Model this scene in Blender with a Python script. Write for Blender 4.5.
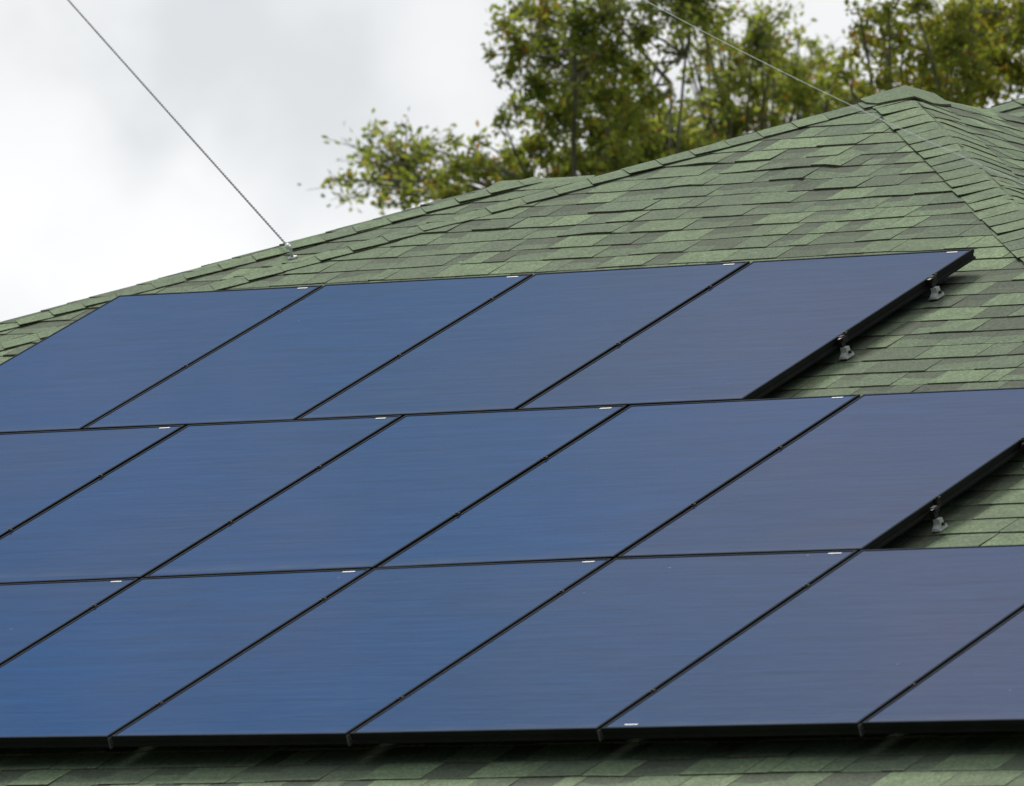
import bpy, math, random
import numpy as np
from mathutils import Vector, Matrix, noise

for o in list(bpy.data.objects):
    bpy.data.objects.remove(o)
sc = bpy.context.scene
col = sc.collection

# ------------------------------------------------------------------ camera
# world: x along the eave (to the right), y into the building, z up; origin = top right corner of the top panel row
CAMW = Vector((19.29399281, -29.22728882, -2.75082945))
RIGHT = Vector((0.80660185, 0.59109513, 0.0))
UP = Vector((0.03738749, -0.05101856, 0.99799764))
FWD = Vector((-0.58991154, 0.80498674, 0.06325123))
FPX = 9500.0
cd = bpy.data.cameras.new('camera')
cam = bpy.data.objects.new('camera', cd)
col.objects.link(cam)
cam.matrix_world = Matrix(((RIGHT.x, UP.x, -FWD.x, CAMW.x), (RIGHT.y, UP.y, -FWD.y, CAMW.y),
                           (RIGHT.z, UP.z, -FWD.z, CAMW.z), (0, 0, 0, 1)))
cd.sensor_width = 36.0
cd.lens = FPX * 36.0 / 1024.0
cd.clip_start = 1.0
cd.clip_end = 6000
cd.dof.use_dof = True
cd.dof.focus_distance = 35.5
cd.dof.aperture_fstop = 8.8
sc.camera = cam

# ------------------------------------------------------------------ light
SUN_DIR = Vector((-0.50, 0.40, 0.77)).normalized()      # towards the sun
w = bpy.data.worlds.new('World')
sc.world = w
w.use_nodes = True
nt = w.node_tree
nt.nodes.clear()
def WN(t, **k):
    n = nt.nodes.new(t)
    for a, b in k.items():
        setattr(n, a, b)
    return n
def wmath(op, a, b=None, clamp=False):
    n = WN('ShaderNodeMath', operation=op, use_clamp=clamp)
    for i, v in enumerate((a, b)):
        if v is None: continue
        if isinstance(v, (int, float)): n.inputs[i].default_value = v
        else: nt.links.new(v, n.inputs[i])
    return n.outputs[0]
def wmix(f, a, b):
    n = WN('ShaderNodeMix', data_type='RGBA')
    if isinstance(f, (int, float)): n.inputs[0].default_value = f
    else: nt.links.new(f, n.inputs[0])
    for i, v in ((6, a), (7, b)):
        if isinstance(v, tuple): n.inputs[i].default_value = (*v, 1)
        else: nt.links.new(v, n.inputs[i])
    return n.outputs[2]
def wrange(v, a, b, c=0.0, d=1.0):
    n = WN('ShaderNodeMapRange', interpolation_type='SMOOTHSTEP')
    nt.links.new(v, n.inputs[0])
    for i, x in enumerate((a, b, c, d)): n.inputs[i + 1].default_value = x
    return n.outputs[0]
out = WN('ShaderNodeOutputWorld')
bg = WN('ShaderNodeBackground')
bg.inputs[1].default_value = 0.1
sky = WN('ShaderNodeTexSky', sky_type='NISHITA')
sky.sun_disc = False
sky.sun_elevation = math.asin(SUN_DIR.z)
sky.sun_rotation = math.atan2(SUN_DIR.x, SUN_DIR.y)
tc = WN('ShaderNodeTexCoord')
sep = WN('ShaderNodeSeparateXYZ')
nt.links.new(tc.outputs['Generated'], sep.inputs[0])
Z = sep.outputs[2]
az = wmath('ARCTAN2', sep.outputs[0], sep.outputs[1])        # azimuth from +y towards +x
def wnoise(scale, detail, rough, dist=0.0, zs=1.0):
    mp = WN('ShaderNodeMapping')
    mp.inputs['Scale'].default_value = (1, 1, zs)
    nt.links.new(tc.outputs['Generated'], mp.inputs[0])
    n = WN('ShaderNodeTexNoise')
    nt.links.new(mp.outputs[0], n.inputs['Vector'])
    n.inputs['Scale'].default_value = scale
    n.inputs['Detail'].default_value = detail
    n.inputs['Roughness'].default_value = rough
    n.inputs['Distortion'].default_value = dist
    return n.outputs[0]
n1 = wnoise(40, 5, 0.42, 0.0)
n4 = wnoise(52, 5, 0.5, 0.2)
n2 = wnoise(5, 4, 0.5)
# low cloud deck: almost white near the horizon, greyer higher up
low = wrange(Z, 0.070, 0.104)
cl = wmix(low, (10.6, 10.7, 10.8), (9.2, 9.3, 9.35))
azm = wrange(az, -0.690, -0.655)
cl = wmix(wmath('MULTIPLY', azm, 0.12), cl, (7.8, 8.0, 8.5))
cl = wmix(wmath('MULTIPLY', wmath('MULTIPLY', wrange(n1, 0.40, 0.64), 0.75), wrange(Z, 0.050, 0.092)), cl, (6.8, 7.1, 7.4))
cl = wmix(wmath('MULTIPLY', wrange(n4, 0.46, 0.66), 0.55), cl, (9.9, 9.9, 10.0))
# higher: thinner cloud, with blue showing on the left
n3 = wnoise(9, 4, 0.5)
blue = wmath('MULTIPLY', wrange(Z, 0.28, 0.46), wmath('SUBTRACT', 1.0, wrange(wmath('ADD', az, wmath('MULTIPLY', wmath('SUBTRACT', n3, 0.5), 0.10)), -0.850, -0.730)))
hi = wmix(wrange(Z, 0.15, 0.45), cl, (2.2, 4.0, 5.6))
hi = wmix(wmath('MULTIPLY', wrange(n2, 0.45, 0.7), wrange(Z, 0.12, 0.3)), hi, (3.6, 4.5, 5.6))
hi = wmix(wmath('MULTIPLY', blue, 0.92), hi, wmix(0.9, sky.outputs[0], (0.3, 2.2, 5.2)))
n5 = wnoise(17, 5, 0.55, 0.5)
hi = wmix(wmath('MULTIPLY', wmath('MULTIPLY', wrange(n5, 0.45, 0.65), 0.45), wrange(Z, 0.2, 0.4)), hi, (5.0, 4.9, 5.9))
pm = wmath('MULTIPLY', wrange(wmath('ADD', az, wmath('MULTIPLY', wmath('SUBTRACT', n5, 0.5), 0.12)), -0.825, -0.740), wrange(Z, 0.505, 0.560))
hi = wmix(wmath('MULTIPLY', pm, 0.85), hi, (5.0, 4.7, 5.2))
hi = wmix(wrange(Z, 0.62, 0.75), hi, (8.4, 8.5, 8.7))
# unseen low sky behind the camera: darkening added to deepen shade under the panels
back = wmath('ADD', wmath('MULTIPLY', sep.outputs[0], 0.59), wmath('MULTIPLY', sep.outputs[1], -0.81))
bk = wmath('MULTIPLY', wrange(back, -0.45, 0.15), wrange(Z, 0.70, 0.35))
hi = wmix(wmath('MULTIPLY', bk, 0.95), hi, (0.7, 0.85, 0.85))
hi = wmix(0.04, hi, sky.outputs[0])
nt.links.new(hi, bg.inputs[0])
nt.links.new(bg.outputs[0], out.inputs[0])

sd = bpy.data.lights.new('sun', 'SUN')
sd.energy = 2.55
sd.angle = math.radians(16)
sd.color = (1.0, 0.965, 0.91)
sun = bpy.data.objects.new('sun', sd)
col.objects.link(sun)
sun.rotation_euler = SUN_DIR.to_track_quat('Z', 'Y').to_euler()
sun.location = (0, 0, 20)

sc.view_settings.view_transform = 'Standard'
sc.view_settings.look = 'None'
sc.view_settings.exposure = 0.0
sc.view_settings.gamma = 1.0
sc.cycles.max_bounces = 6

# ------------------------------------------------------------------ helpers
PITCH = 0.3986801381886068
CP, SP = math.cos(PITCH), math.sin(PITCH)
TP = math.tan(PITCH)
NF = Vector((0, -SP, CP))
HR = -0.085                                   # shingles lie this far under the glass
def FP(u, v, h=0.0):                          # a point over the front slope
    return Vector((u, -v * CP - h * SP, -v * SP + h * CP))
def ray(x, y):
    return (FWD + RIGHT * ((x - 512) / FPX) + UP * (-(y - 393) / FPX))
def on_plane(x, y, n, pt):
    d = ray(x, y)
    return CAMW + d * ((n.dot(pt) - n.dot(CAMW)) / n.dot(d))
def at(x, y, dist):
    return CAMW + ray(x, y) * dist

class MB:
    def __init__(s):
        s.v = []; s.f = []; s.t = []; s.m = []
    def quad(s, a, b, c, d, tone=0.5, mi=0):
        i = len(s.v); s.v += [a, b, c, d]; s.f.append((i, i+1, i+2, i+3)); s.t.append(tone); s.m.append(mi)
    def poly(s, pts, tone=0.5, mi=0):
        i = len(s.v); s.v += list(pts); s.f.append(tuple(range(i, i + len(pts)))); s.t.append(tone); s.m.append(mi)
    def box(s, o, a, b, c, tone=0.5, mi=0):    # corner o and three edge vectors
        p = [o, o+a, o+a+b, o+b, o+c, o+a+c, o+a+b+c, o+b+c]
        i = len(s.v); s.v += p
        fs = [(0,3,2,1), (4,5,6,7), (0,1,5,4), (1,2,6,5), (2,3,7,6), (3,0,4,7)]
        if a.cross(b).dot(c) < 0: fs = [f[::-1] for f in fs]
        for f in fs: s.f.append(tuple(i+k for k in f)); s.t.append(tone); s.m.append(mi)
    def tube(s, pts, rads, sides=8, tone=0.5, cap=True, mi=0):
        rings = []
        prev = None
        for k, p in enumerate(pts):
            d = (pts[min(k+1, len(pts)-1)] - pts[max(k-1, 0)]).normalized()
            if prev is None:
                prev = d.orthogonal().normalized()
            prev = (prev - d * prev.dot(d)).normalized()
            b = d.cross(prev)
            base = len(s.v)
            for j in range(sides):
                a = 2*math.pi*j/sides
                s.v.append(p + (prev*math.cos(a) + b*math.sin(a)) * rads[k])
            rings.append(base)
        for k in range(len(pts)-1):
            for j in range(sides):
                j2 = (j+1) % sides
                s.f.append((rings[k]+j, rings[k]+j2, rings[k+1]+j2, rings[k+1]+j)); s.t.append(tone); s.m.append(mi)
        if cap:
            s.f.append(tuple(rings[0]+j for j in range(sides))[::-1]); s.t.append(tone); s.m.append(mi)
            s.f.append(tuple(rings[-1]+j for j in range(sides))); s.t.append(tone); s.m.append(mi)
    def build(s, name, mats, parent=None, smooth=False):
        me = bpy.data.meshes.new(name)
        n = len(s.v)
        me.from_pydata([tuple(p) for p in s.v], [], s.f)
        if not isinstance(mats, (list, tuple)): mats = [mats]
        for m in mats: me.materials.append(m)
        at_ = me.attributes.new('tone', 'FLOAT', 'FACE')
        at_.data.foreach_set('value', s.t)
        me.polygons.foreach_set('material_index', s.m)
        if smooth: me.polygons.foreach_set('use_smooth', [True]*len(s.f))
        me.update()
        o = bpy.data.objects.new(name, me)
        col.objects.link(o)
        if parent is not None:
            o.parent = parent
            o.matrix_parent_inverse = Matrix.Translation(-parent.location)
        return o

def empty(name, loc, label=None, cat=None, group=None):
    o = bpy.data.objects.new(name, None)
    o.empty_display_size = 0.2
    o.location = loc
    col.objects.link(o)
    tag(o, label, cat, group)
    return o
def tag(o, label=None, cat=None, group=None, kind=None):
    if label: o['label'] = label
    if cat: o['category'] = cat
    if group: o['group'] = group
    if kind: o['kind'] = kind
    return o

# ------------------------------------------------------------------ materials
def mat(name):
    m = bpy.data.materials.new(name)
    m.use_nodes = True
    return m, m.node_tree, m.node_tree.nodes['Principled BSDF']
class G:
    """small node graph helper"""
    def __init__(s, tree): s.t = tree
    def n(s, typ, **k):
        x = s.t.nodes.new(typ)
        for a, b in k.items(): setattr(x, a, b)
        return x
    def put(s, v, sock):
        if hasattr(v, 'is_output'): s.t.links.new(v, sock)
        elif isinstance(v, tuple) and len(v) == 3 and sock.type == 'RGBA': sock.default_value = (*v, 1)
        else: sock.default_value = v
    def math(s, op, a, b=0.0, clamp=False):
        x = s.n('ShaderNodeMath', operation=op, use_clamp=clamp)
        s.put(a, x.inputs[0]); s.put(b, x.inputs[1]); return x.outputs[0]
    def mix(s, f, a, b, bt='MIX'):
        x = s.n('ShaderNodeMix', data_type='RGBA', blend_type=bt)
        s.put(f, x.inputs[0]); s.put(a, x.inputs[6]); s.put(b, x.inputs[7]); return x.outputs[2]
    def rng(s, v, a, b, c=0.0, d=1.0):
        x = s.n('ShaderNodeMapRange'); s.put(v, x.inputs[0])
        for i, q in enumerate((a, b, c, d)): x.inputs[i+1].default_value = q
        return x.outputs[0]
    def noise(s, scale, detail=3, rough=0.5, vec=None, sc3=None, dist=0.0):
        tcn = s.n('ShaderNodeTexCoord')
        v = tcn.outputs['Object'] if vec is None else vec
        if sc3:
            mp = s.n('ShaderNodeMapping'); s.put(v, mp.inputs[0]); mp.inputs['Scale'].default_value = sc3; v = mp.outputs[0]
        x = s.n('ShaderNodeTexNoise'); s.put(v, x.inputs['Vector'])
        x.inputs['Scale'].default_value = scale; x.inputs['Detail'].default_value = detail
        x.inputs['Roughness'].default_value = rough; x.inputs['Distortion'].default_value = dist
        return x.outputs[0]
    def attr(s, name):
        x = s.n('ShaderNodeAttribute'); x.attribute_name = name; return x.outputs['Fac']
    def ramp(s, v, pts, interp='LINEAR'):
        x = s.n('ShaderNodeValToRGB'); x.color_ramp.interpolation = interp
        e = x.color_ramp.elements
        while len(e) < len(pts): e.new(0.5)
        for i, (p, c) in enumerate(pts): e[i].position = p; e[i].color = (*c, 1)
        s.put(v, x.inputs[0]); return x.outputs[0]

# shingles
M_SH, t_, b_ = mat('green_asphalt_shingle'); g = G(t_)
tone = g.attr('tone')
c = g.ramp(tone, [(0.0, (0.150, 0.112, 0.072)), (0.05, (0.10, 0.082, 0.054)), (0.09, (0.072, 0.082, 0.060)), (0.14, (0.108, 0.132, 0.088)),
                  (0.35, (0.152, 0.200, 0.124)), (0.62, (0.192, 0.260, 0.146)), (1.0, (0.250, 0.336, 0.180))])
gr = g.noise(330, 2, 0.7)
gr2 = g.noise(85, 2, 0.7)
k = g.math('ADD', g.math('MULTIPLY', g.math('SUBTRACT', gr, 0.5), 1.1), g.math('MULTIPLY', g.math('SUBTRACT', gr2, 0.5), 1.5))
c = g.mix(1.0, c, g.mix(1.0, (1, 1, 1), g.ramp(g.math('ADD', k, 0.5), [(0.0, (0.40, 0.41, 0.42)), (0.5, (1, 1, 1)), (1.0, (1.75, 1.68, 1.6))]), 'MULTIPLY'), 'MULTIPLY')
st = g.rng(g.noise(2.2, 5, 0.6), 0.42, 0.7)
c = g.mix(g.math('MULTIPLY', st, 0.45), c, (0.160, 0.185, 0.115))
st2 = g.rng(g.noise(16, 6, 0.7), 0.45, 0.72)
c = g.mix(g.math('MULTIPLY', st2, 0.60), c, (0.112, 0.130, 0.088))
g.put(c, b_.inputs['Base Color'])
b_.inputs['Roughness'].default_value = 0.92
b_.inputs['Specular IOR Level'].default_value = 0.25
bp = g.n('ShaderNodeBump'); bp.inputs['Strength'].default_value = 0.35; bp.inputs['Distance'].default_value = 0.002
g.put(gr, bp.inputs['Height']); g.put(bp.outputs[0], b_.inputs['Normal'])

# solar glass
CP_, SP_ = math.cos(0.3986801381886068), math.sin(0.3986801381886068)
M_GL, t_, b_ = mat('blue_solar_glass'); g = G(t_)
geo = g.n('ShaderNodeTexCoord').outputs['Object']
streak = g.noise(1.0, 4, 0.6, geo, (1.1, 26, 26), 0.3)
patch = g.noise(0.75, 3, 0.5, geo, (1, 1, 1), 0.4)
fine = g.noise(1.0, 3, 0.7, geo, (6, 160, 160))
oi = g.n('ShaderNodeObjectInfo').outputs['Random']
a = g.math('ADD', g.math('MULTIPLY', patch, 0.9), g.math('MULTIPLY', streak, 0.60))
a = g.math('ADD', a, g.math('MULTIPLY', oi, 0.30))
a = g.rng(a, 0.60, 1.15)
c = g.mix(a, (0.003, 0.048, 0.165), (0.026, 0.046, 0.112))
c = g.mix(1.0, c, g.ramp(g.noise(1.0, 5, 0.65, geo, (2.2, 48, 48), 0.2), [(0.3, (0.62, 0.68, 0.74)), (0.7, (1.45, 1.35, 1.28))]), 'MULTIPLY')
c = g.mix(g.math('MULTIPLY', g.rng(fine, 0.35, 0.7), 0.30), c, (0.028, 0.070, 0.17))
spk = g.n('ShaderNodeTexVoronoi'); spk.inputs['Scale'].default_value = 3.6; g.put(geo, spk.inputs['Vector'])
dot = g.rng(spk.outputs['Distance'], 0.010, 0.026, 1.0, 0.0)
c = g.mix(g.math('MULTIPLY', dot, 0.30), c, (0.5, 0.55, 0.6))
sx = g.n('ShaderNodeSeparateXYZ'); g.put(geo, sx.inputs[0])
vv = g.math('ADD', g.math('MULTIPLY', sx.outputs[1], -CP_), g.math('MULTIPLY', sx.outputs[2], -SP_))
fr_ = g.math('FRACT', g.math('DIVIDE', vv, 1.6305))
dust = g.math('MULTIPLY', g.rng(fr_, 0.955, 0.992), g.rng(g.noise(7, 4, 0.6, geo, (1, 1, 1)), 0.3, 0.7, 0.2, 1.0))
c = g.mix(g.math('MULTIPLY', dust, 0.5), c, (0.11, 0.12, 0.14))
def lines(val, per, wd):
    q = g.math('ABSOLUTE', g.math('SUBTRACT', g.math('FRACT', g.math('DIVIDE', val, per)), 0.5))
    return g.rng(q, 0.5 - wd, 0.5 - wd*0.4)
cell = g.math('MAXIMUM', g.math('MULTIPLY', lines(sx.outputs[0], 0.1575, 0.016), 0.16), g.math('MULTIPLY', lines(vv, 0.1575, 0.03), 0.24))
c = g.mix(cell, c, (0.004, 0.010, 0.03))
g.put(c, b_.inputs['Base Color'])
b_.inputs['IOR'].default_value = 1.42
b_.inputs['Specular Tint'].default_value = (0.44, 0.78, 1.0, 1)
g.put(g.rng(fine, 0.3, 0.7, 0.05, 0.10), b_.inputs['Roughness'])

def plain(name, rgb, rough=0.6, metal=0.0, var=0.15, scale=20, spec=0.5):
    m, t, b = mat(name); g = G(t)
    nz = g.noise(scale, 4, 0.6)
    f = g.rng(nz, 0.3, 0.7)
    g.put(g.mix(f, tuple(x*(1-var) for x in rgb), tuple(min(1, x*(1+var)) for x in rgb)), b.inputs['Base Color'])
    b.inputs['Roughness'].default_value = rough
    b.inputs['Metallic'].default_value = metal
    b.inputs['Specular IOR Level'].default_value = spec
    return m
M_FR = plain('black_anodised_frame', (0.012, 0.020, 0.030), 0.7, 0.0, 0.4, 9, 0.03)
M_SD = plain('black_frame_side', (0.010, 0.009, 0.008), 0.55, 0.0, 0.5, 9, 0.2)
M_BK = plain('black_back_sheet', (0.006, 0.006, 0.007), 0.8)
M_ST = plain('white_sticker', (0.50, 0.52, 0.54), 0.5, 0.0, 0.08, 60)
M_CL = plain('dark_clamp_metal', (0.022, 0.018, 0.016), 0.8, 0.0, 0.3, 60)
M_ALU = plain('cast_aluminium', (0.66, 0.66, 0.64), 0.5, 0.2, 0.2, 60)
M_PL = plain('dull_grey_metal', (0.16, 0.16, 0.155), 0.6, 0.3, 0.3, 60)
M_DKM = plain('dark_bolt_metal', (0.05, 0.045, 0.04), 0.5, 0.7, 0.2, 60)
M_ROPE = plain('twisted_service_cable', (0.10, 0.115, 0.10), 0.6, 0.0, 0.4, 30)
M_WIRE = plain('pale_wire', (0.60, 0.63, 0.64), 0.7, 0.0, 0.15, 8)
M_POR = plain('white_porcelain', (0.75, 0.76, 0.74), 0.25, 0.0, 0.05, 40)
M_WALL = plain('cream_stucco', (0.58, 0.54, 0.45), 0.9, 0.0, 0.08, 3)
M_TRIM = plain('white_trim_paint', (0.72, 0.72, 0.69), 0.6, 0.0, 0.05, 6)
M_GUT = plain('brown_gutter_paint', (0.10, 0.075, 0.055), 0.5, 0.0, 0.1, 6)
M_WIN = plain('window_glass', (0.02, 0.025, 0.03), 0.05, 0.0, 0.1, 2)
M_DOOR = plain('green_door_paint', (0.05, 0.09, 0.06), 0.5, 0.0, 0.1, 4)
M_GRASS = plain('lawn', (0.055, 0.085, 0.03), 0.95, 0.0, 0.35, 0.6)
M_PATH = plain('concrete_path', (0.36, 0.35, 0.33), 0.9, 0.0, 0.1, 2)

M_BARK, t_, b_ = mat('grey_brown_bark'); g = G(t_)
nz = g.noise(14, 5, 0.65, None, (1, 1, 0.25))
g.put(g.mix(g.rng(nz, 0.3, 0.7), (0.10, 0.085, 0.065), (0.30, 0.27, 0.22)), b_.inputs['Base Color'])
b_.inputs['Roughness'].default_value = 0.9

def leaf_mat(name, pts):
    m, t, b = mat(name); g = G(t)
    c = g.ramp(g.attr('tone'), pts)
    g.put(c, b.inputs['Base Color'])
    b.inputs['Roughness'].default_value = 0.55
    b.inputs['Specular IOR Level'].default_value = 0.35
    tr = g.n('ShaderNodeBsdfTranslucent')
    g.put(g.mix(1.0, c, (2.1, 1.95, 0.95), 'MULTIPLY'), tr.inputs[0])
    ms = g.n('ShaderNodeMixShader'); ms.inputs[0].default_value = 0.55
    t.links.new(b.outputs[0], ms.inputs[1]); t.links.new(tr.outputs[0], ms.inputs[2])
    t.links.new(ms.outputs[0], t.nodes['Material Output'].inputs[0])
    return m
M_LEAF = leaf_mat('oak_leaves', [(0.0, (0.125, 0.165, 0.048)), (0.35, (0.215, 0.265, 0.070)), (0.65, (0.31, 0.345, 0.09)),
                                 (0.86, (0.21, 0.19, 0.04)), (0.95, (0.30, 0.16, 0.045)), (1.0, (0.34, 0.17, 0.06))])
M_LEAF2 = leaf_mat('yellowing_leaves', [(0.0, (0.15, 0.19, 0.048)), (0.3, (0.25, 0.29, 0.068)), (0.6, (0.35, 0.365, 0.09)),
                                 (0.82, (0.26, 0.225, 0.045)), (0.94, (0.28, 0.15, 0.04)), (1.0, (0.32, 0.18, 0.07))])

# ------------------------------------------------------------------ ground
GZ = -4.9
gb = MB()
N_ = 24
for i in range(N_):
    for j in range(N_):
        def P_(a, b_):
            s = lambda q: math.copysign(abs(q)**2.6, q) * 2500
            x, y = s(a/N_*2-1), s(b_/N_*2-1)
            r = max(0, math.hypot(x, y) - 90)
            return Vector((x, y, GZ - r*0.004 + 0.0))
        gb.quad(P_(i, j), P_(i+1, j), P_(i+1, j+1), P_(i, j+1))
tag(gb.build('ground', M_GRASS), kind='structure')

# ------------------------------------------------------------------ roof geometry
OF = FP(0, 0, HR)                                    # a point of the front slope
PK = on_plane(905, 91, NF, OF)                       # apex
BL = on_plane(226, 280.5, NF, OF)                    # a point on the left hip
CR = on_plane(1011, 198, NF, OF)                     # a point on the right hip
EZ = FP(0, 5.75, HR).z                               # eave height
def down_to(p0, p1, z):                              # extend the line p0->p1 to height z
    return p0 + (p1 - p0) * ((z - p0.z) / (p1.z - p0.z))
HB = down_to(PK, BL, EZ)
HC = down_to(PK, CR, EZ)
RDIR = Vector((0, 1, -0.055)).normalized()
RE = PK + RDIR * 7.0                                 # end of the ridge that runs back

house = empty('house', Vector(((HB.x+HC.x)/2, HB.y + 5, GZ)),
              'house with green asphalt shingle hip roof carrying the solar panels', 'house')

def frac_noise(p, s, seed):
    return noise.noise(Vector((p[0]*s + seed*7.3, p[1]*s - seed*3.1, seed*1.7)))

EXP = 0.143
def slope(name, O, ud, vd, urange, vmax, seed, bump=None, vstart=0.0, label=None, dmin=0.08, dmax=0.27):
    """courses of laminated shingles. ud: along the courses, vd: down the slope"""
    rnd = random.Random(seed)
    n = ud.cross(vd).normalized()
    if n.z < 0: n = -n
    mb = MB()
    def pt(u, v, h):
        b = 0.0035 * frac_noise((u, v), 1.7, seed) + 0.0018 * frac_noise((u, v), 5.5, seed + 9)
        if bump: b += bump(u, v)
        return O + ud*u + vd*v + n*(h + b)
    rows = int(math.ceil((vmax - vstart) / EXP))
    for r in range(rows):
        vb = vstart + (r+1)*EXP
        vt = max(vb - EXP*1.3, vstart)
        if vb > vmax + 0.03: vb = vmax + 0.03
        (ab, bb), (at0, bt0) = urange(vb), urange(max(vt, 0.0))
        a, b = min(ab, at0), max(bb, bt0)
        if b - a < 0.02: continue
        cb = lambda u: min(max(u, ab), bb)
        ct = lambda u: min(max(u, at0), bt0)
        def piece(u0, u1, t, tone, jit, ends=True):
            # split for waviness
            m = max(1, int((u1-u0)/0.05))
            for q in range(m):
                x0 = u0 + (u1-u0)*q/m; x1 = u0 + (u1-u0)*(q+1)/m
                e = 1e-4
                w0 = vb + jit + (0.0065*frac_noise((x0, vb), 3.2, seed+3) + 0.003*frac_noise((x0, vb), 15, seed+5))
                w1 = vb + jit + (0.0065*frac_noise((x1, vb), 3.2, seed+3) + 0.003*frac_noise((x1, vb), 15, seed+5))
                A = pt(cb(x0+e), w0, t); B = pt(cb(x1-e), w1, t); C_ = pt(ct(x1-e), vt, 0.0012); D = pt(ct(x0+e), vt, 0.0012)
                if x1 < ab and x1 < at0 or x0 > bb and x0 > bt0: continue
                A0 = pt(cb(x0+e), w0, 0.0); B0 = pt(cb(x1-e), w1, 0.0)
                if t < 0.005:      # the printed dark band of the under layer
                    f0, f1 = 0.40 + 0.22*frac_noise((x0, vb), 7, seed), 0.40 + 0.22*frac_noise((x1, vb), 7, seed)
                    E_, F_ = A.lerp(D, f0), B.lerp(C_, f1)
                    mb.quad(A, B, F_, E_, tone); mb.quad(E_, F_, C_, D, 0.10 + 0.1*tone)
                else:
                    mb.quad(A, B, C_, D, tone)
                mb.quad(A0, B0, B, A, 0.0)
                if ends and q == m-1: mb.poly((B0, pt(ct(x1-e), vt, 0), C_, B), 0.02)
                if ends and q == 0: mb.poly((A0, A, D, pt(ct(x0+e), vt, 0)), 0.02)
        # base layer
        x = a
        while x < b:
            wd = rnd.uniform(0.25, 0.95)
            x1 = min(b, x + wd)
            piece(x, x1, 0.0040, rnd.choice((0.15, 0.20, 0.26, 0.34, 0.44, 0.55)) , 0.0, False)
            x = x1
        # teeth of the laminated top layer
        x = a - rnd.uniform(0, 0.2)
        off = rnd.uniform(-0.08, 0.08)
        while x < b:
            wd = rnd.uniform(dmin, dmax)
            x0c, x1c = max(a, x), min(b, x + wd)
            if x1c - x0c > 0.015:
                tone = min(1.0, max(0.16, rnd.gauss(0.55, 0.20) + off))
                piece(x0c + 0.0018, x1c - 0.0018, 0.0056 + rnd.uniform(-0.0008, 0.0018) + (0.003 if rnd.random() < 0.1 else 0), tone, rnd.uniform(-0.003, 0.003))
            x += wd
            if rnd.random() < 0.45: x += rnd.uniform(0.07, 0.22)
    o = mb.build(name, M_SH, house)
    if label: o['label'] = label
    return o

# the lifted courses right above the panels
def uv_of(p, O, ud, vd): d = p - O; return d.dot(ud), d.dot(vd)
VD = Vector((0, -CP, -SP)); UX = Vector((1, 0, 0))
lift = [(uv_of(on_plane(*q, NF, OF), PK, UX, VD), hh, su, sv) for q, hh, su, sv in
        (((700, 168), 0.011, 0.10, 0.06), ((690, 186), 0.009, 0.10, 0.05), ((780, 172), 0.009, 0.16, 0.06),
         ((880, 200), 0.006, 0.1, 0.05), ((470, 262), 0.006, 0.15, 0.05), ((600, 235), 0.008, 0.12, 0.04))]
step = uv_of(on_plane(822, 172, NF, OF), PK, UX, VD)
VP0 = (FP(0, 0, HR) - PK).dot(VD)           # where the top edge of the array lies on this slope
def sink(vp): return -0.0078 * max(0.0, vp - 0.5)    # the array is levelled, the roof under it falls a little steeper
def bumpF(u, v):
    s = sink(v - VP0)
    for (a, b), hh, su, sv in lift:
        s += hh * math.exp(-((u-a)/su)**2 - ((v-b)/sv)**2)
    q = step[0] - u
    if 0 < q < 0.5:
        s += 0.009 * math.exp(-(q/0.2)**2) * math.exp(-((v-step[1])/0.16)**2)
    return s
sB = (HB.x - PK.x) / ((HB - PK).dot(VD)); sC = (HC.x - PK.x) / ((HC - PK).dot(VD))
VM = (HB - PK).dot(VD)
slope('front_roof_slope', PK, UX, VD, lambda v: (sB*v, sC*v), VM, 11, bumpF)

def side_slope(name, top0, top1, low0, low1, seed, label=None, bump=None):
    """slope through a horizontal top edge top0-top1; low0, low1 are the eave corners"""
    ud = (top1 - top0).normalized() if (top1-top0).length > 1e-3 else (low1-low0).normalized()
    n = ud.cross(low0 - top0).normalized()
    if n.z < 0: n = -n
    vd = (low0 - top0) - ud*((low0-top0).dot(ud)); vd.normalize()
    vm = (low0 - top0).dot(vd)
    a0, b0 = 0.0, (top1-top0).dot(ud)
    a1, b1 = (low0-top0).dot(ud), (low1-top0).dot(ud)
    slope(name, top0, ud, vd, lambda v: (a0 + (a1-a0)*v/vm, b0 + (b1-b0)*v/vm), vm, seed, bump)
    return n, vd
# right slope and left slope run back from the apex; back hip end
RC2 = Vector((HC.x, RE.y + (PK.y-HC.y)*1.0, EZ)); RB2 = Vector((HB.x, RE.y + (PK.y-HB.y), EZ))
def bumpR(u, v): return 0.012*frac_noise((u, v), 2.6, 91) + 0.004*frac_noise((u, v), 7.0, 95)
nR, vR = side_slope('right_roof_slope', PK, RE, HC, RC2, 23, None, bumpR)
nL, vL = side_slope('left_roof_slope', PK, RE, HB, RB2, 31)
side_slope('back_roof_slope', RE, RE, RC2, RB2, 37)

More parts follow.
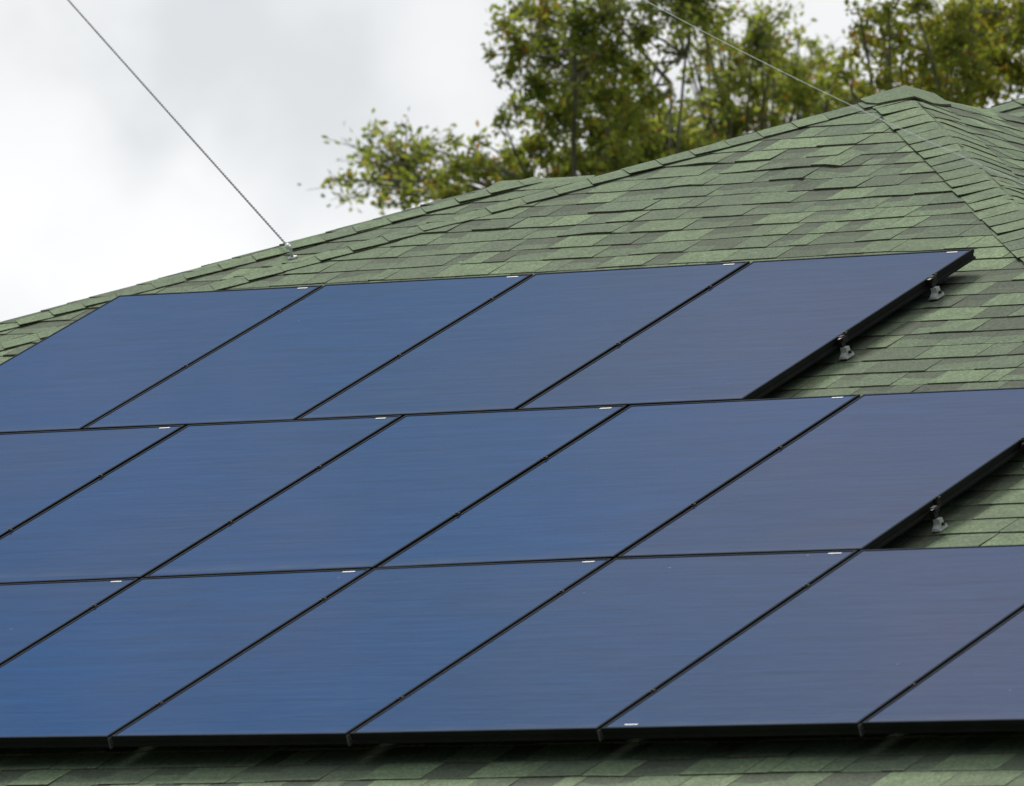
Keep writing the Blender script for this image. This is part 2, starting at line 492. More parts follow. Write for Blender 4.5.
# ---- hip and ridge caps
def caps(name, hi_, lo_, sideA, sideB, w_=0.155, seed=1, E_=EXP, tmul=1.0, start=0.0):
    """folded cap shingles along hi_->lo_; each covers the one below it. sideA/B: unit vectors falling away on each slope"""
    rnd = random.Random(seed)
    d = (lo_ - hi_); L = d.length; d = d.normalized()
    nA = d.cross(sideA).normalized(); nA = nA if nA.z > 0 else -nA
    nB = d.cross(sideB).normalized(); nB = nB if nB.z > 0 else -nB
    nm = (nA + nB).normalized()
    mb = MB()
    s = L
    k = 0
    while s > start:
        e = E_*rnd.uniform(0.94, 1.06)
        lo = s; up = max(s - e*1.6, -0.05 if start == 0 else 0.02)
        tone = min(0.95, max(0.3, rnd.gauss(0.64, 0.13)))
        t = (0.0075 + rnd.uniform(0, 0.004)) * tmul
        curlA = rnd.uniform(0.0, 0.007); curlB = 0.0
        wj = rnd.uniform(-0.006, 0.006); sk = rnd.uniform(-0.006, 0.006)
        prof = [(-1, 1.0, curlA), (-1, 0.72, curlA*0.4), (-1, 0.40, 0), (-1, 0.18, -0.001), (0, 0.0, -0.007),
                (1, 0.18, -0.001), (1, 0.40, 0), (1, 0.72, curlB*0.4), (1, 1.0, curlB)]
        def ring(sv, tt, under=False):
            r = []
            for sd_, fr, cu in prof:
                ww = (w_ + wj*sd_) * fr
                side = sideA if sd_ < 0 else sideB
                nn = nA if sd_ < 0 else (nB if sd_ > 0 else nm)
                hh = (tt + cu*(1 if tt > 0.006 else 0.3)) - (0.004 if under else 0)
                r.append(hi_ + d*(sv + sk*fr*(1 if sd_ > 0 else -1)) + side*ww + nn*hh)
            return r
        R0 = ring(lo, t); R1 = ring(up, 0.004*tmul); U0 = ring(lo, t, True); U1 = ring(up, 0.004*tmul, True)
        for i in range(8):
            mb.quad(R0[i], R0[i+1], R1[i+1], R1[i], tone)
            mb.quad(U0[i], U0[i+1], R0[i+1], R0[i], 0.0)
            mb.quad(U0[i+1], U0[i], U1[i], U1[i+1], 0.0)
        mb.quad(U0[0], R0[0], R1[0], U1[0], 0.03); mb.quad(R0[8], U0[8], U1[8], R1[8], 0.03)
        s -= e; k += 1
    return mb.build(name, M_SH, house)
def perp(side, d):
    d = d.normalized(); s = side - d*side.dot(d); return s.normalized()
dB = (HB - PK).normalized(); dC = (HC - PK).normalized()
# sides: within the slope plane, perpendicular to the hip, pointing down the slope
def in_plane_side(d, n, toward):
    s = n.cross(d).normalized()
    return s if s.dot(toward) > 0 else -s
caps('hip_cap', PK, HB, in_plane_side(dB, NF, Vector((1, -1, -0.3))), in_plane_side(dB, nL, Vector((-1, 1, -0.3))), 0.15, 3, start=0.17)
caps('hip_cap', PK, HC, in_plane_side(dC, NF, Vector((-1, -1, -0.3))), in_plane_side(dC, nR, Vector((1, 1, -0.3))), 0.165, 4, start=0.17)
caps('ridge_cap', PK + RDIR*0.16, RE, in_plane_side(RDIR, nL, Vector((-1, 0, -0.4))), in_plane_side(RDIR, nR, Vector((1, 0, -0.4))), 0.15, 5, tmul=0.55)

am = MB()
ups = Vector((0, 0, 1))
dirs = [dB, (dB + VD*1.2).normalized(), VD, (dC + VD*1.2).normalized(), dC, (dC + vR*1.2).normalized(), vR, (vR + RDIR).normalized(), RDIR, (RDIR + vL).normalized(), vL, (vL + dB*1.2).normalized()]
ctr = PK + ups*0.024
def onroof(dv_, L_):
    return PK + dv_*L_
r1 = [onroof(q, 0.09) + ups*0.022 for q in dirs]; r2 = [onroof(q, 0.19 + 0.012*(i % 3)) + ups*0.019 for i, q in enumerate(dirs)]; r3 = [p - ups*0.008 for p in r2]
for i in range(len(dirs)):
    j = (i+1) % len(dirs)
    am.poly((ctr, r1[i], r1[j]), 0.62); am.quad(r1[i], r2[i], r2[j], r1[j], 0.62); am.quad(r2[i], r3[i], r3[j], r2[j], 0.0)
am.build('peak_cap', M_SH, house)

# ---- lower wing on the left, its front slope set back a little
OW = OF + Vector((0, 0.36, 0))
QW = on_plane(514, 180.5, NF, OW)                   # left end of the wing ridge
AW = on_plane(60, 307.0, NF, OW)                    # a point on the wing's hip
HA = down_to(QW, AW, EZ)
sA = (HA.x - QW.x) / ((HA - QW).dot(VD)); VW = (HA - QW).dot(VD)
WR = QW + Vector((1.3, 0, 0))
slope('wing_front_slope', QW, UX, VD, lambda v: (sA*v, min(1.3, sA*v + 3.0 + 0.0*v)), VW, 47)
LWb = Vector((HA.x, QW.y + (QW.y-HA.y), EZ))
nLW, vLW = side_slope('wing_left_slope', QW, QW, HA, LWb, 53)
nBW = Vector((0, SP, CP))
slope('wing_back_slope', QW, UX, Vector((0, CP, -SP)), lambda v: (sA*v, 2.2), VW, 59)
dA = (HA - QW).normalized()
caps('hip_cap', QW + Vector((0.05, 0, 0)), HA, in_plane_side(dA, NF, Vector((1, -1, -0.3))), in_plane_side(dA, nLW, Vector((-1, 1, -0.3))), 0.14, 6)
caps('ridge_cap', WR, QW + Vector((-0.07, 0, 0)), in_plane_side(UX, NF, Vector((0, -1, -0.3))), in_plane_side(UX, nBW, Vector((0, 1, -0.3))), 0.15, 7, 0.2, tmul=0.5)

# ---- higher hip roof section further back on the right
S0 = at(985, 110, 41.0)
S1 = on_plane(1024, 98.5, NF, S0)
ds = (S1 - S0).normalized()
SA = S0 + ds*3.4                                     # its apex
HS = down_to(SA, S0, EZ)
sS = (HS.x - SA.x) / ((HS - SA).dot(VD)); VS = (HS - SA).dot(VD)
slope('rear_front_slope', SA, UX, VD, lambda v: (sS*v, 2.0 - sS*v), VS, 61)
SB2 = Vector((HS.x, SA.y + (SA.y-HS.y), EZ))
nS, vS = side_slope('rear_left_slope', SA, SA, HS, SB2, 67)
caps('hip_cap', SA, HS, in_plane_side(-ds, NF, Vector((1, -1, -0.3))), in_plane_side(-ds, nS, Vector((-1, 1, -0.3))), 0.15, 8)
slope('rear_back_slope', SA, UX, Vector((0, CP, -SP)), lambda v: (sS*v, 2.0 - sS*v), VS, 71)
rs = SA + Vector((2.0, 0, 0))
side_slope('rear_right_slope', rs, rs, Vector((rs.x - sS*VS, HS.y, EZ)), Vector((rs.x - sS*VS, SB2.y, EZ)), 73)
caps('ridge_cap', SA, rs, in_plane_side(UX, NF, Vector((0, -1, -0.3))), in_plane_side(UX, nBW, Vector((0, 1, -0.3))), 0.15, 9)

# ---- walls, fascia, gutters, openings
OV = 0.45                                            # eave overhang
def wall_box(name, x0, x1, y0, y1, z0, z1, m, parent=house):
    b = MB(); b.box(Vector((x0, y0, z0)), Vector((x1-x0, 0, 0)), Vector((0, y1-y0, 0)), Vector((0, 0, z1-z0)))
    return b.build(name, m, parent)
main_w = wall_box('wall', HB.x+OV, HC.x-OV, HB.y+OV, RB2.y-OV, GZ, EZ-0.10, M_WALL)
wall_box('wall', HA.x+OV, HB.x+OV-0.003, HA.y+OV+0.003, LWb.y-OV, GZ, EZ-0.10, M_WALL)
wall_box('wall', HC.x-OV+0.003, rs.x - sS*VS-OV, HS.y+OV, SB2.y-OV, GZ, EZ-0.10, M_WALL)
wall_box('soffit', HB.x+0.02, HC.x-0.02, HB.y+0.02, RB2.y-0.02, EZ-0.10, EZ-0.04, M_TRIM)
wall_box('soffit', HA.x+0.02, HB.x+0.017, HA.y+0.023, LWb.y-0.023, EZ-0.10, EZ-0.042, M_TRIM)
wall_box('soffit', HC.x-0.017, rs.x - sS*VS-0.02, HS.y+0.02, SB2.y-0.02, EZ-0.10, EZ-0.042, M_TRIM)
def gutter(x0, x1, y):
    b = MB(); pr_ = [(0, 0), (0, -0.11), (-0.03, -0.125), (-0.09, -0.125), (-0.12, -0.03), (-0.125, 0), (-0.115, 0), (-0.108, -0.03), (-0.085, -0.115), (-0.035, -0.115), (-0.01, -0.10), (-0.01, 0)]
    A = [Vector((x0, y+p[0], EZ-0.02+p[1])) for p in pr_]; B = [Vector((x1, y+p[0], EZ-0.02+p[1])) for p in pr_]
    for i in range(len(pr_)):
        j = (i+1) % len(pr_); b.quad(A[i], A[j], B[j], B[i])
    b.poly(A[::-1]); b.poly(B)
    b.build('gutter', M_GUT, house)
gutter(HB.x, HC.x, HB.y - 0.03)
def window(xc, y, zc, ww, hh):
    f = MB(); t = 0.07
    o = Vector((xc-ww/2, y-0.05, zc-hh/2))
    for (a, b_, cx, cz) in ((0, 0, ww, t), (0, hh-t, ww, t), (0, t, t, hh-2*t), (ww-t, t, t, hh-2*t), (ww/2-t/2, t, t, hh-2*t)):
        f.box(o + Vector((a, 0, b_)), Vector((cx, 0, 0)), Vector((0, 0.08, 0)), Vector((0, 0, cz)))
    wo = f.build('window', M_TRIM, house)
    p = MB()
    p.box(o + Vector((t, 0.03, t)), Vector((ww/2-1.5*t, 0, 0)), Vector((0, 0.015, 0)), Vector((0, 0, hh-2*t)))
    p.box(o + Vector((ww/2+t/2, 0.03, t)), Vector((ww/2-1.5*t, 0, 0)), Vector((0, 0.015, 0)), Vector((0, 0, hh-2*t)))
    q = p.build('pane', M_WIN); q.parent = wo
for xc in (-6.2, -3.0, 2.6): window(xc, HB.y+OV, GZ+1.55, 1.5, 1.1)
dd = MB(); dd.box(Vector((-0.6, HB.y+OV-0.04, GZ+0.02)), Vector((0.95, 0, 0)), Vector((0, 0.06, 0)), Vector((0, 0, 2.02)))
dd.build('door', M_DOOR, house)

# ------------------------------------------------------------------ solar panels
FH = 0.038; LIP = 0.0100; GAP = 0.0080
def vline(i, u):
    if i == 0: return 0.0 - (0.012*(-3.0-u) if u < -3.0 else 0)
    if i == 1: return 1.630
    if i == 2: return 3.262 + (0.022*(0.5-u) if u < 0.5 else 0)
    return 4.893 - (0.018*(0.5-u) if u < 0.5 else 0)
def make_panel(u0, u1, row, last_right, sticker, clamps_v, label):
    g2 = GAP
    a, b = u0 + g2, u1 - (g2 if not last_right else 0.0)
    dv0 = 0.006 if row > 0 else 0.0
    c00 = (a, vline(row, u0) + dv0); c10 = (b, vline(row, u1) + dv0)
    c01 = (a, vline(row+1, u0) - 0.004); c11 = (b, vline(row+1, u1) - 0.004)
    rnd = random.Random(int(u0*100) + row*991)
    tilt = rnd.uniform(-0.0015, 0.0015)
    pan = empty('solar_panel', FP(a, c01[1], HR+0.05), label, 'solar panel', 'black framed solar panels on the front roof slope')
    def q(s, t, h):        # s,t in metres in from corner c00, via bilinear
        return lambda: None
    def bil(s, t, h):
        x = (1-s)*(1-t)*c00[0] + s*(1-t)*c10[0] + (1-s)*t*c01[0] + s*t*c11[0]
        y = (1-s)*(1-t)*c00[1] + s*(1-t)*c10[1] + (1-s)*t*c01[1] + s*t*c11[1]
        return FP(x, y, h + tilt*(s-0.5)*2)
    W_, L_ = b - a, c01[1] - c00[1]
    ls, lt = LIP/W_, LIP/L_
    f = MB()
    O_ = [(0, 0), (1, 0), (1, 1), (0, 1)]; I_ = [(ls, lt), (1-ls, lt), (1-ls, 1-lt), (ls, 1-lt)]
    bv = 0.0012
    for k in range(4):
        A, B = O_[k], O_[(k+1) % 4]; C_, D = I_[(k+1) % 4], I_[k]
        def ins(P0, am): return (P0[0] + (0.5-P0[0])*2*am/W_, P0[1] + (0.5-P0[1])*2*am/L_)
        A1, B1 = ins(A, bv), ins(B, bv)
        f.quad(bil(*A1, 0), bil(*B1, 0), bil(*C_, 0), bil(*D, 0), 0.5, 0)
        f.quad(bil(*A, -bv), bil(*B, -bv), bil(*B1, 0), bil(*A1, 0), 0.5, 0)
        # outer side, with the shallow groove along it
        gd = 0.0035
        lv = [(-bv, 0), (-0.014, 0), (-0.016, gd), (-0.027, gd), (-0.029, 0), (-0.0368, 0), (-FH, 0.0)]
        for (h0, d0), (h1, d1) in zip(lv, lv[1:]):
            f.quad(bil(*ins(A, d1), h1), bil(*ins(B, d1), h1), bil(*ins(B, d0), h0), bil(*ins(A, d0), h0), 0.5, 1)
        Ci, Di = ins(B, 0.03), ins(A, 0.03)
        f.quad(bil(*B, -FH), bil(*A, -FH), bil(*Di, -FH), bil(*Ci, -FH), 0.5, 1)
        f.quad(bil(*D, 0), bil(*C_, 0), bil(*C_, -0.006), bil(*D, -0.006), 0.5, 0)
        f.quad(bil(*Ci, -FH), bil(*Di, -FH), bil(*Di, -0.007), bil(*Ci, -0.007), 0.5, 1)
    f.build('frame', [M_FR, M_SD], pan)
    gl = MB()
    e = 0.0005
    pts = [bil(ls+e, lt+e, -0.0016), bil(1-ls-e, lt+e, -0.0016), bil(1-ls-e, 1-lt-e, -0.0016), bil(ls+e, 1-lt-e, -0.0016)]
    bot = [bil(ls+e, lt+e, -0.0064), bil(1-ls-e, lt+e, -0.0064), bil(1-ls-e, 1-lt-e, -0.0064), bil(ls+e, 1-lt-e, -0.0064)]
    gl.quad(pts[3], pts[2], pts[1], pts[0], 0.5, 0); gl.quad(*bot, 0.5, 1)
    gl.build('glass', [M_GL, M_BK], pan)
    sl = []
    if sticker in (1, 3): sl.append((W_ - 0.105, 0.020))
    if sticker in (2, 3): sl.append((0.075, L_ - 0.034))
    for (sx, sy) in sl:
        s_ = MB(); w0, h0 = rnd.uniform(0.046, 0.054), 0.0085
        cs = [(sx, sy), (sx+w0, sy), (sx+w0, sy+h0), (sx, sy+h0)]
        tp = [bil(x/W_, y/L_, -0.0002) for x, y in cs]; bt = [bil(x/W_, y/L_, -0.0015) for x, y in cs]
        s_.quad(tp[3], tp[2], tp[1], tp[0])
        for k in range(4): s_.quad(bt[k], bt[(k+1) % 4], tp[(k+1) % 4], tp[k])
        s_.build('sticker', M_ST, pan)
    for v in clamps_v:
        t = (v - c00[1]) / L_
        base = bil(1, t, 0)
        cm = MB()
        wv = Vector((1, 0, 0)); dv = Vector((0, -CP, -SP))
        o = base + NF*0.0005 - wv*0.004 - dv*0.012
        cm.box(o + wv*0.003 + dv*0.003, wv*0.018, dv*0.018, NF*0.0035)
        cm.box(base + wv*0.002 - dv*0.011 - NF*0.03, wv*0.010, dv*0.022, NF*0.034)
        c0 = base + wv*0.008 + NF*0.004
        cm.tube([c0, c0 + NF*0.004], [0.006, 0.0055], 8)
        cm.build('clamp', M_CL, pan)
    if row == 2:            # bright end plates in the joints of the bottom edge
        ec = MB()
        o = bil(1, 1, -0.002)
        dv = Vector((0, -CP, -SP))
        ec.box(o + Vector((0.0005, 0, 0)) - dv*0.02 - NF*0.042, Vector((0.0035, 0, 0)), dv*0.0215, NF*0.037)
        ec.build('end_plate', M_PL, pan)
    return pan

PW = 1.010
order = ['leftmost', 'second from the left', 'third from the left', 'rightmost']
txt1 = ['blue solar panel at the left end of the top row, beside the roof hip',
        'blue solar panel in the top row, second of four from the left',
        'blue solar panel in the top row, third of four from the left',
        'solar panel at the right end of the top row, above two silver feet']
for i in range(4):
    u0 = (-4 + i)*PW - (0.022 if i == 0 else 0); u1 = (-3 + i)*PW - (0.010 if i == 3 else 0)
    make_panel(u0, u1, 0, i == 3, 1, (0.30, 0.935), txt1[i])
S2 = 0.506*PW
txt2 = ['blue solar panel at the left end of the middle row, cut by the photo border',
        'blue solar panel in the middle row, second from the left border',
        'blue solar panel in the middle row, third from the left border',
        'solar panel in the middle row, second from its right end',
        'solar panel at the right end of the middle row, above the lowest silver foot']
for i in range(5):
    u0 = (-4 + i)*PW + S2; u1 = u0 + PW
    make_panel(u0, u1, 1, i == 4, 1, (2.20, 2.775), txt2[i])
txt3 = ['deep blue solar panel at the left end of the bottom row, mostly cut off',
        'deep blue solar panel in the bottom row, second from the left border',
        'blue solar panel in the bottom row, third from the left border',
        'blue solar panel in the bottom row, fourth from the left border',
        'greyish solar panel in the bottom row with a white sticker at its lower left',
        'greyish solar panel at the right end of the bottom row, cut by the border']
for i in range(6):
    u0 = (-3 + i)*PW + S2; u1 = u0 + PW
    make_panel(u0, u1, 2, i == 5, 3 if i == 4 else 1, (3.61, 4.565), txt3[i])

# ------------------------------------------------------------------ mounting feet under the open right edges
def make_foot():
    root = empty('mounting_foot', Vector((0, 0, 0)))
    b = MB()
    # flashing plate on the shingles, base block, a curved upright web and a head that holds the frame
    X, V_, N_v = Vector((1, 0, 0)), Vector((0, -CP, -SP)), NF
    b.box(X*-0.022 + V_*-0.027 + N_v*0.0102, X*0.037, V_*0.052, N_v*0.004)
    b.build('base_plate', M_ALU, root)
    u = MB()
    prof = [(-0.036, 0.0144), (0.034, 0.0144), (0.030, 0.022), (0.018, 0.028), (0.014, 0.032), (0.012, 0.050), (-0.012, 0.050), (-0.016, 0.030), (-0.030, 0.022)]
    A = [X*0.011 + V_*p[0]*0.9 + N_v*p[1] for p in prof]; B = [X*-0.014 + V_*p[0]*0.9 + N_v*p[1] for p in prof]
    u.poly(A); u.poly(B[::-1])
    for i in range(len(prof)):
        j = (i+1) % len(prof); u.quad(A[j], A[i], B[i], B[j])
    u.build('upright', M_ALU, root)
    h = MB()
    h.box(X*-0.022 + V_*-0.014 + N_v*0.049, X*0.018, V_*0.024, N_v*0.034)
    c = X*0.008 + N_v*0.069
    h.build('head', M_DKM, root)
    k = MB()
    k.tube([X*0.010 + N_v*0.029 - V_*0.002, X*0.019 + N_v*0.029 - V_*0.002], [0.006, 0.006], 6)
    k.build('bolt', M_DKM, root)
    cl_ = MB()
    cl_.box(X*-0.014 + V_*-0.012 + N_v*0.0885, X*0.016, V_*0.024, N_v*0.0035)
    cl_.box(X*0.002 + V_*-0.012 + N_v*0.0725, X*0.004, V_*0.024, N_v*0.0157)
    cl_.build('top_clip', M_CL, root)
    return root
foot0 = make_foot()
spots = [(0.012, 0.33, 'silver foot under the right edge of the top row, the upper one'),
         (0.012, 0.97, 'silver foot under the right edge of the top row, the lower one'),
         (1.506*PW + 0.030, 2.215, 'silver foot under the middle row edge, cut by the right border'),
         (1.506*PW + 0.030, 2.83, 'silver foot under the middle row edge, just above the bottom row')]
for i, (u, v, lb) in enumerate(spots):
    if i == 0: o = foot0
    else:
        o = foot0.copy(); col.objects.link(o)
        for ch in list(foot0.children):
            c = ch.copy(); col.objects.link(c); c.parent = o
    o.location = FP(u, v, HR + sink(v))
    tag(o, lb, 'mounting foot', 'silver mounting feet holding the panel edges')

# ------------------------------------------------------------------ wires
anchor = on_plane(293, 259, NF, OW)
top = anchor + NF*0.05
far = at(70, 0, 43.0)
d = (far - top); far = top + d*2.2
eye = empty('cable_anchor', anchor, 'small silver eye bolt on the left hip where the dark cable ends', 'cable anchor')
b = MB(); b.tube([anchor + NF*0.004, anchor + NF*0.010], [0.022, 0.020], 12); b.tube([anchor + NF*0.01, anchor + NF*0.032], [0.006, 0.006], 8)
b.build('base', M_ALU, eye, True)
b = MB()
cr = []
dx = d.normalized()
cc = anchor + NF*0.042
sd_ = dx.cross(NF).normalized()
for k in range(13):
    a = 2*math.pi*k/12
    cr.append(cc + (NF*math.sin(a) + dx*math.cos(a))*0.014)
b.tube(cr, [0.0045]*13, 6)
b.build('eye', M_ALU, eye, True)
b = MB()
c0 = cc + dx*0.028; b.tube([c0, c0+dx*0.012, c0+dx*0.03, c0+dx*0.042], [0.006, 0.013, 0.013, 0.006], 10)
b.build('insulator', M_POR, eye, True)
b = MB()
n_ = 1500
start = cc + dx*0.035
Ld = (far - start).length
for ph in (0, math.pi):
    pts = []
    ax = dx.orthogonal().normalized(); ay = dx.cross(ax)
    for k in range(n_+1):
        s = Ld*k/n_
        sag = Vector((0, 0, -0.5*0.0016*s*(Ld-s)*0.12))
        a = 2*math.pi*s/0.085 + ph
        pts.append(start + dx*s + sag + (ax*math.cos(a) + ay*math.sin(a))*0.0026)
    b.tube(pts, [0.0026]*len(pts), 5)
tag(b.build('overhead_cable', M_ROPE, None, True), 'dark twisted cable rising to the upper left from the roof hip', 'cable')
b = MB()
A_ = at(640, -1.5, 33.0); B_ = at(1026, 189, 29.0)
A2 = A_ + (A_-B_)*0.5; B2 = B_ + (B_-A_)*0.35
pts = []
for k in range(81):
    f_ = k/80
    p = A2.lerp(B2, f_); p.z -= 0.06*4*f_*(1-f_)
    p.z += 0.050
    pts.append(p)
b.tube(pts, [0.0011]*81, 6)
tag(b.build('overhead_wire', M_WIRE, None, True), 'thin pale wire crossing in front of the tree and the roof peak', 'wire')

# ------------------------------------------------------------------ trees
def tree(name, base_px, dist, clumps, extra, leafm, label, seed, leaf=0.052, dens=1.0, crown=None):
    rnd = random.Random(seed)
    pxm = FPX / dist
    bp_ = at(base_px, 393, dist); bp_.z = GZ
    root = empty(name, bp_, label, 'tree', 'trees behind the roof')
    wood = MB(); lv = MB(); tw = MB()
    cen = []
    for (x, y, r, dn) in clumps:
        dz = rnd.uniform(-0.7, 0.7)
        cen.append((at(x, y, dist + dz), r*(1.22 if x > 470 else 1.0)/pxm, dn*(0.66 if x > 470 else 1.0)))
    for (dx_, dy_, dz_, r, dn) in extra:
        cen.append((bp_ + RIGHT*dx_ + Vector((FWD.x, FWD.y, 0)).normalized()*dy_ + Vector((0, 0, dz_)), r, dn))
    # trunk
    fork = bp_ + Vector((0.1, 0.05, 4.7))
    tp = [bp_ + Vector((0, 0, -0.2)), bp_ + Vector((0.03, 0, 0.3)), bp_ + Vector((0.08, 0.02, 2.5)), fork]
    wood.tube(tp, [0.28, 0.18, 0.12, 0.07], 12)
    # main limbs by sectors
    nl = 6
    cents = [c for c in cen]
    rnd.shuffle(cents)
    heads = []
    for k in range(nl):
        c = cents[k % len(cents)][0]
        e = fork + (c - fork)*0.55 + Vector((rnd.uniform(-.2, .2), rnd.uniform(-.2, .2), rnd.uniform(.1, .4)))
        mid = fork.lerp(e, 0.5) + Vector((rnd.uniform(-.15, .15), rnd.uniform(-.15, .15), rnd.uniform(-.1, .2)))
        wood.tube([fork, fork.lerp(mid, .5), mid, mid.lerp(e, .5) + Vector((0, 0, .03)), e], [0.030, 0.020, 0.014, 0.011, 0.008], 8)
        heads.append(e); heads.append(mid)
    if crown:                    # the upper crown, beyond the top of the view, on a thin leader
        r2 = random.Random(seed + 100)
        bx = at(crown, 0, dist); bx.z = bp_.z
        lead = [fork, bx + Vector((0, 0, 6.2)), bx + Vector((.02, 0, 7.6)), bx + Vector((0, .03, 9.2)), bx + Vector((.05, 0, 10.6))]
        wood.tube(lead, [0.03, 0.017, 0.014, 0.016, 0.012], 8)
        for _ in range(15):
            a_, q_ = r2.uniform(0, 2*math.pi), math.sqrt(r2.random())
            zz = r2.uniform(9.5, 11.4)
            rr = 1.6*math.sqrt(max(0.1, 1 - ((zz-9.5)/2.4)**2))
            c = bx + Vector((rr*q_*math.cos(a_), rr*q_*math.sin(a_), zz))
            cen.append((c, r2.uniform(.42, .6), .26))
        heads += [lead[3], lead[4]]
    for (c, r, dn) in cen:
        h = min(heads, key=lambda q: (q-c).length)
        mid = h.lerp(c, 0.5) + Vector((rnd.uniform(-.1, .1), rnd.uniform(-.1, .1), rnd.uniform(-.05, .12)))
        r0 = min(0.015, 0.007 + 0.007*(h-c).length)
        wood.tube([h, h.lerp(mid, .5) + Vector((rnd.uniform(-.03, .03), 0, rnd.uniform(-.03, .03))), mid, mid.lerp(c, .5) + Vector((rnd.uniform(-.03, .03), 0, rnd.uniform(-.03, .03))), c],
                  [r0, r0*.85, r0*.65, r0*.5, r0*.3], 6)
        area = math.pi*(r*pxm)**2
        n = int(dn * dens * area / 5.6 * (0.052/leaf)**2 * (167/pxm)**0)
        ntw = max(3, n // 9)
        shift = rnd.gauss(0, 0.09)
        for _ in range(ntw):
            while True:
                q = Vector((rnd.uniform(-1, 1), rnd.uniform(-1, 1), rnd.uniform(-1, 1)))
                if q.length <= 1: break
            if r > 0.28: q = Vector((rnd.gauss(0, .55), rnd.gauss(0, .55), rnd.uniform(-.8, .9)))
            en = c + Vector((q.x*1.05, q.y*1.05, q.z*0.95))*r
            st_ = c + (en - c)*0.25 + Vector((rnd.uniform(-1, 1), rnd.uniform(-1, 1), rnd.uniform(-1, 1)))*r*0.12
            ml = st_.lerp(en, .5) + Vector((0, 0, rnd.uniform(-.02, .02)))
            lv.tube([c.lerp(st_, .3), ml, en], [0.0045, 0.003, 0.0015], 3, cap=False, mi=1)
            for _2 in range(9):
                f_ = rnd.uniform(0.15, 1.08)
                p = st_.lerp(en, f_) + Vector((rnd.gauss(0, 1), rnd.gauss(0, 1), rnd.gauss(0, 1)))*0.022
                ax = Vector((rnd.gauss(0, 1), rnd.gauss(0, 1), rnd.gauss(0.1, 1))).normalized()
                sdv = ax.cross(Vector((rnd.gauss(0, 1), rnd.gauss(0, 1), rnd.gauss(0, 1)))).normalized()
                nn = ax.cross(sdv)
                ll = leaf*rnd.uniform(0.7, 1.25); lw = ll*rnd.uniform(0.40, 0.58)
                t_l = min(0.99, max(0.0, rnd.gauss(0.37, 0.22) + shift))
                if rnd.random() < 0.045: t_l = rnd.uniform(0.88, 1.0)
                tip = p + ax*ll; m_ = p + ax*ll*0.5
                i = len(lv.v)
                lv.v += [p, m_ + sdv*lw*0.5 + nn*lw*0.15, tip, m_ - sdv*lw*0.5 + nn*lw*0.15]
                lv.f.append((i, i+1, i+2)); lv.f.append((i, i+2, i+3)); lv.t += [t_l, t_l]; lv.m += [0, 0]
    wood.build('trunk', M_BARK, root, True)
    lv.build('crown', [leafm, M_BARK], root)
    return root

cA = [(612,150,24,1.3),(622,172,26,1.3),(600,168,24,1.2),(618,130,22,1.1),(640,165,22,1.1),(333,180,5,.5),(348,178,5,.3),(370,157,7,.7),(392,144,6,.7),(388,190,8,.35),(402,172,7,.35),(378,204,8,.35),(410,150,6,.5),(428,147,9,.7),(436,182,18,.6),(452,140,11,.5),(458,167,18,.7),
      (415,195,18,.5),(480,165,22,1.1),(478,140,12,.6),(500,185,24,1.1),(503,120,11,.9),(512,158,22,1),(452,200,25,1),(372,178,9,.6),
      (490,55,9,.8),(502,25,14,.9),(518,12,12,.9),(505,70,12,.8),(520,45,22,1),(545,15,26,1),(548,52,26,1.1),(538,88,24,1.1),(522,110,16,1),(555,118,26,1.1),(540,145,24,1),
      (580,30,28,1.1),(582,75,30,1.2),(575,105,24,1.2),(570,160,26,1.1),(600,135,28,1.1),(610,55,26,1.2),(612,95,28,1.1),(608,15,26,1),(630,120,24,1.1),(622,160,24,1),
      (638,30,22,.9),(640,75,22,1),(650,100,20,.9),(655,140,22,1),(650,8,18,.8),(668,55,13,.7),(560,185,24,1),(530,180,22,1)]
eA = [(-0.8,0.3,8.6,.35,.6),(0.1,-0.4,8.9,.4,.6),(0.9,0.5,9.1,.4,.6),(-0.2,1.4,8.5,.4,.6),(0.5,-1.3,8.0,.35,.5),(-1.2,1.2,7.2,.35,.5),(0.4,1.6,7.4,.4,.5),(-0.9,0.9,9.3,.4,.5),(0.0,0.4,9.8,.45,.5),(0.8,-0.6,9.9,.4,.5),(-0.4,-0.7,9.6,.4,.5),(0.6,1.2,9.8,.4,.5)]
tree('tree', 600, 57, cA, eA, M_LEAF, 'dense dark green tree behind the roof with a thin leafy branch reaching out left', 5, crown=572)
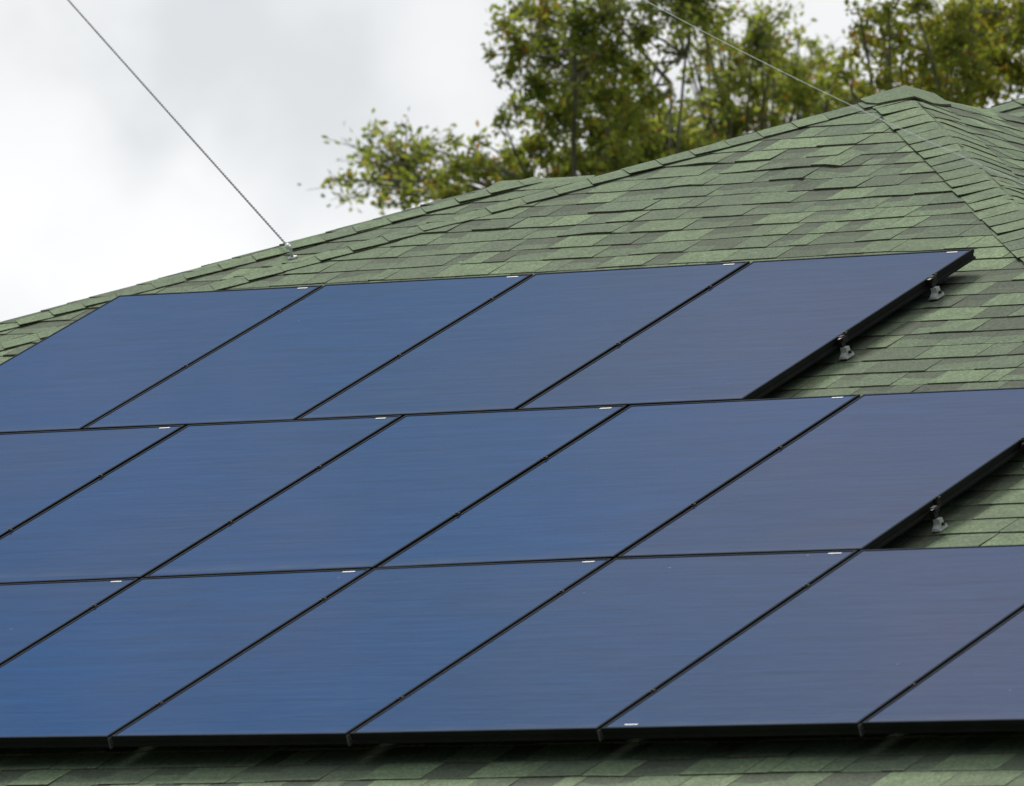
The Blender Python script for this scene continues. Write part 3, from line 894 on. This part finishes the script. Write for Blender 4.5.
cB = [(698,12,18,.8),(712,28,16,.8),(728,12,10,.5),(708,62,16,.8),(682,35,16,.6),(770,30,8,.5),(855,70,10,.6),(700,150,22,1.2),(690,165,22,1.2),(728,128,20,1.1),(752,88,16,1),(735,60,14,.8),(715,80,14,.7),(850,95,14,.9),(865,95,14,.9),(845,60,9,.6),(680,15,15,.5),(705,30,12,.5),(700,52,15,.6),(690,80,12,.6),(722,45,14,.7),(685,150,22,1),(672,120,18,.8),(705,135,22,1),(712,105,22,.9),(735,82,22,1),(742,115,24,1),(730,140,22,1),
      (760,60,20,1),(752,30,10,.6),(742,55,13,.8),(778,48,14,.9),(772,90,24,1.1),(770,125,22,1),(795,70,16,1),(800,100,22,1.1),(812,45,7,.8),(816,62,12,.8),(826,85,18,.9),(842,100,18,.9),(798,38,6,.6),(840,70,12,.6),
      (822,110,18,1),(700,8,10,.4),(720,20,9,.5),(690,110,10,.5),(745,150,22,1),(788,130,20,1),(860,85,12,.6)]
eB = [(0.2,0.9,8.0,.35,.5),(0.7,-0.6,7.6,.3,.5),(-0.1,-0.8,8.1,.3,.5),(0.9,1.0,7.2,.35,.5),(-0.8,1.2,7.4,.35,.5)]
tree('tree', 770, 60, cB, eB, M_LEAF, 'thin crowned green tree behind the roof, directly left of the roof peak', 8, 0.052, 0.95)
cC = [(860,24,12,.8),(850,56,10,.7),(846,78,12,.8),(862,40,16,.8),(858,8,10,.6),(880,20,18,.8),(884,55,20,.9),(875,80,18,.8),(902,35,22,.9),(905,78,20,.9),(915,5,20,.9),(928,55,24,1),(935,25,22,.9),(940,85,22,1),(925,95,18,1),(955,45,24,1),(962,12,22,.9),
      (970,75,24,1),(965,95,18,1.1),(985,40,24,1),(995,10,24,1),(1000,65,24,1.1),(1015,35,24,1),(1020,75,24,1.1),(990,92,20,1.2),(1030,10,24,1),(1045,50,30,1),(1060,90,30,1),(1075,20,30,1),(950,100,16,1),(890,5,14,.7)]
eC = [(-0.5,0.2,8.7,.4,.6),(0.4,0.9,9.0,.4,.6),(1.2,-0.6,8.6,.4,.6),(1.6,0.6,8.0,.45,.6),(0.3,-0.9,8.9,.4,.6),(0.9,0.3,9.6,.45,.6),(1.9,0.2,7.2,.4,.6),(0.0,1.3,7.8,.4,.6),(1.0,1.5,7.4,.4,.6)]
tree('tree', 975, 55, cC, eC, M_LEAF2, 'yellowish green tree behind the roof, at the right above the roof peak', 9, 0.052, 0.9, crown=968)
print('faces', sum(len(o.data.polygons) for o in bpy.data.objects if o.type == 'MESH'))
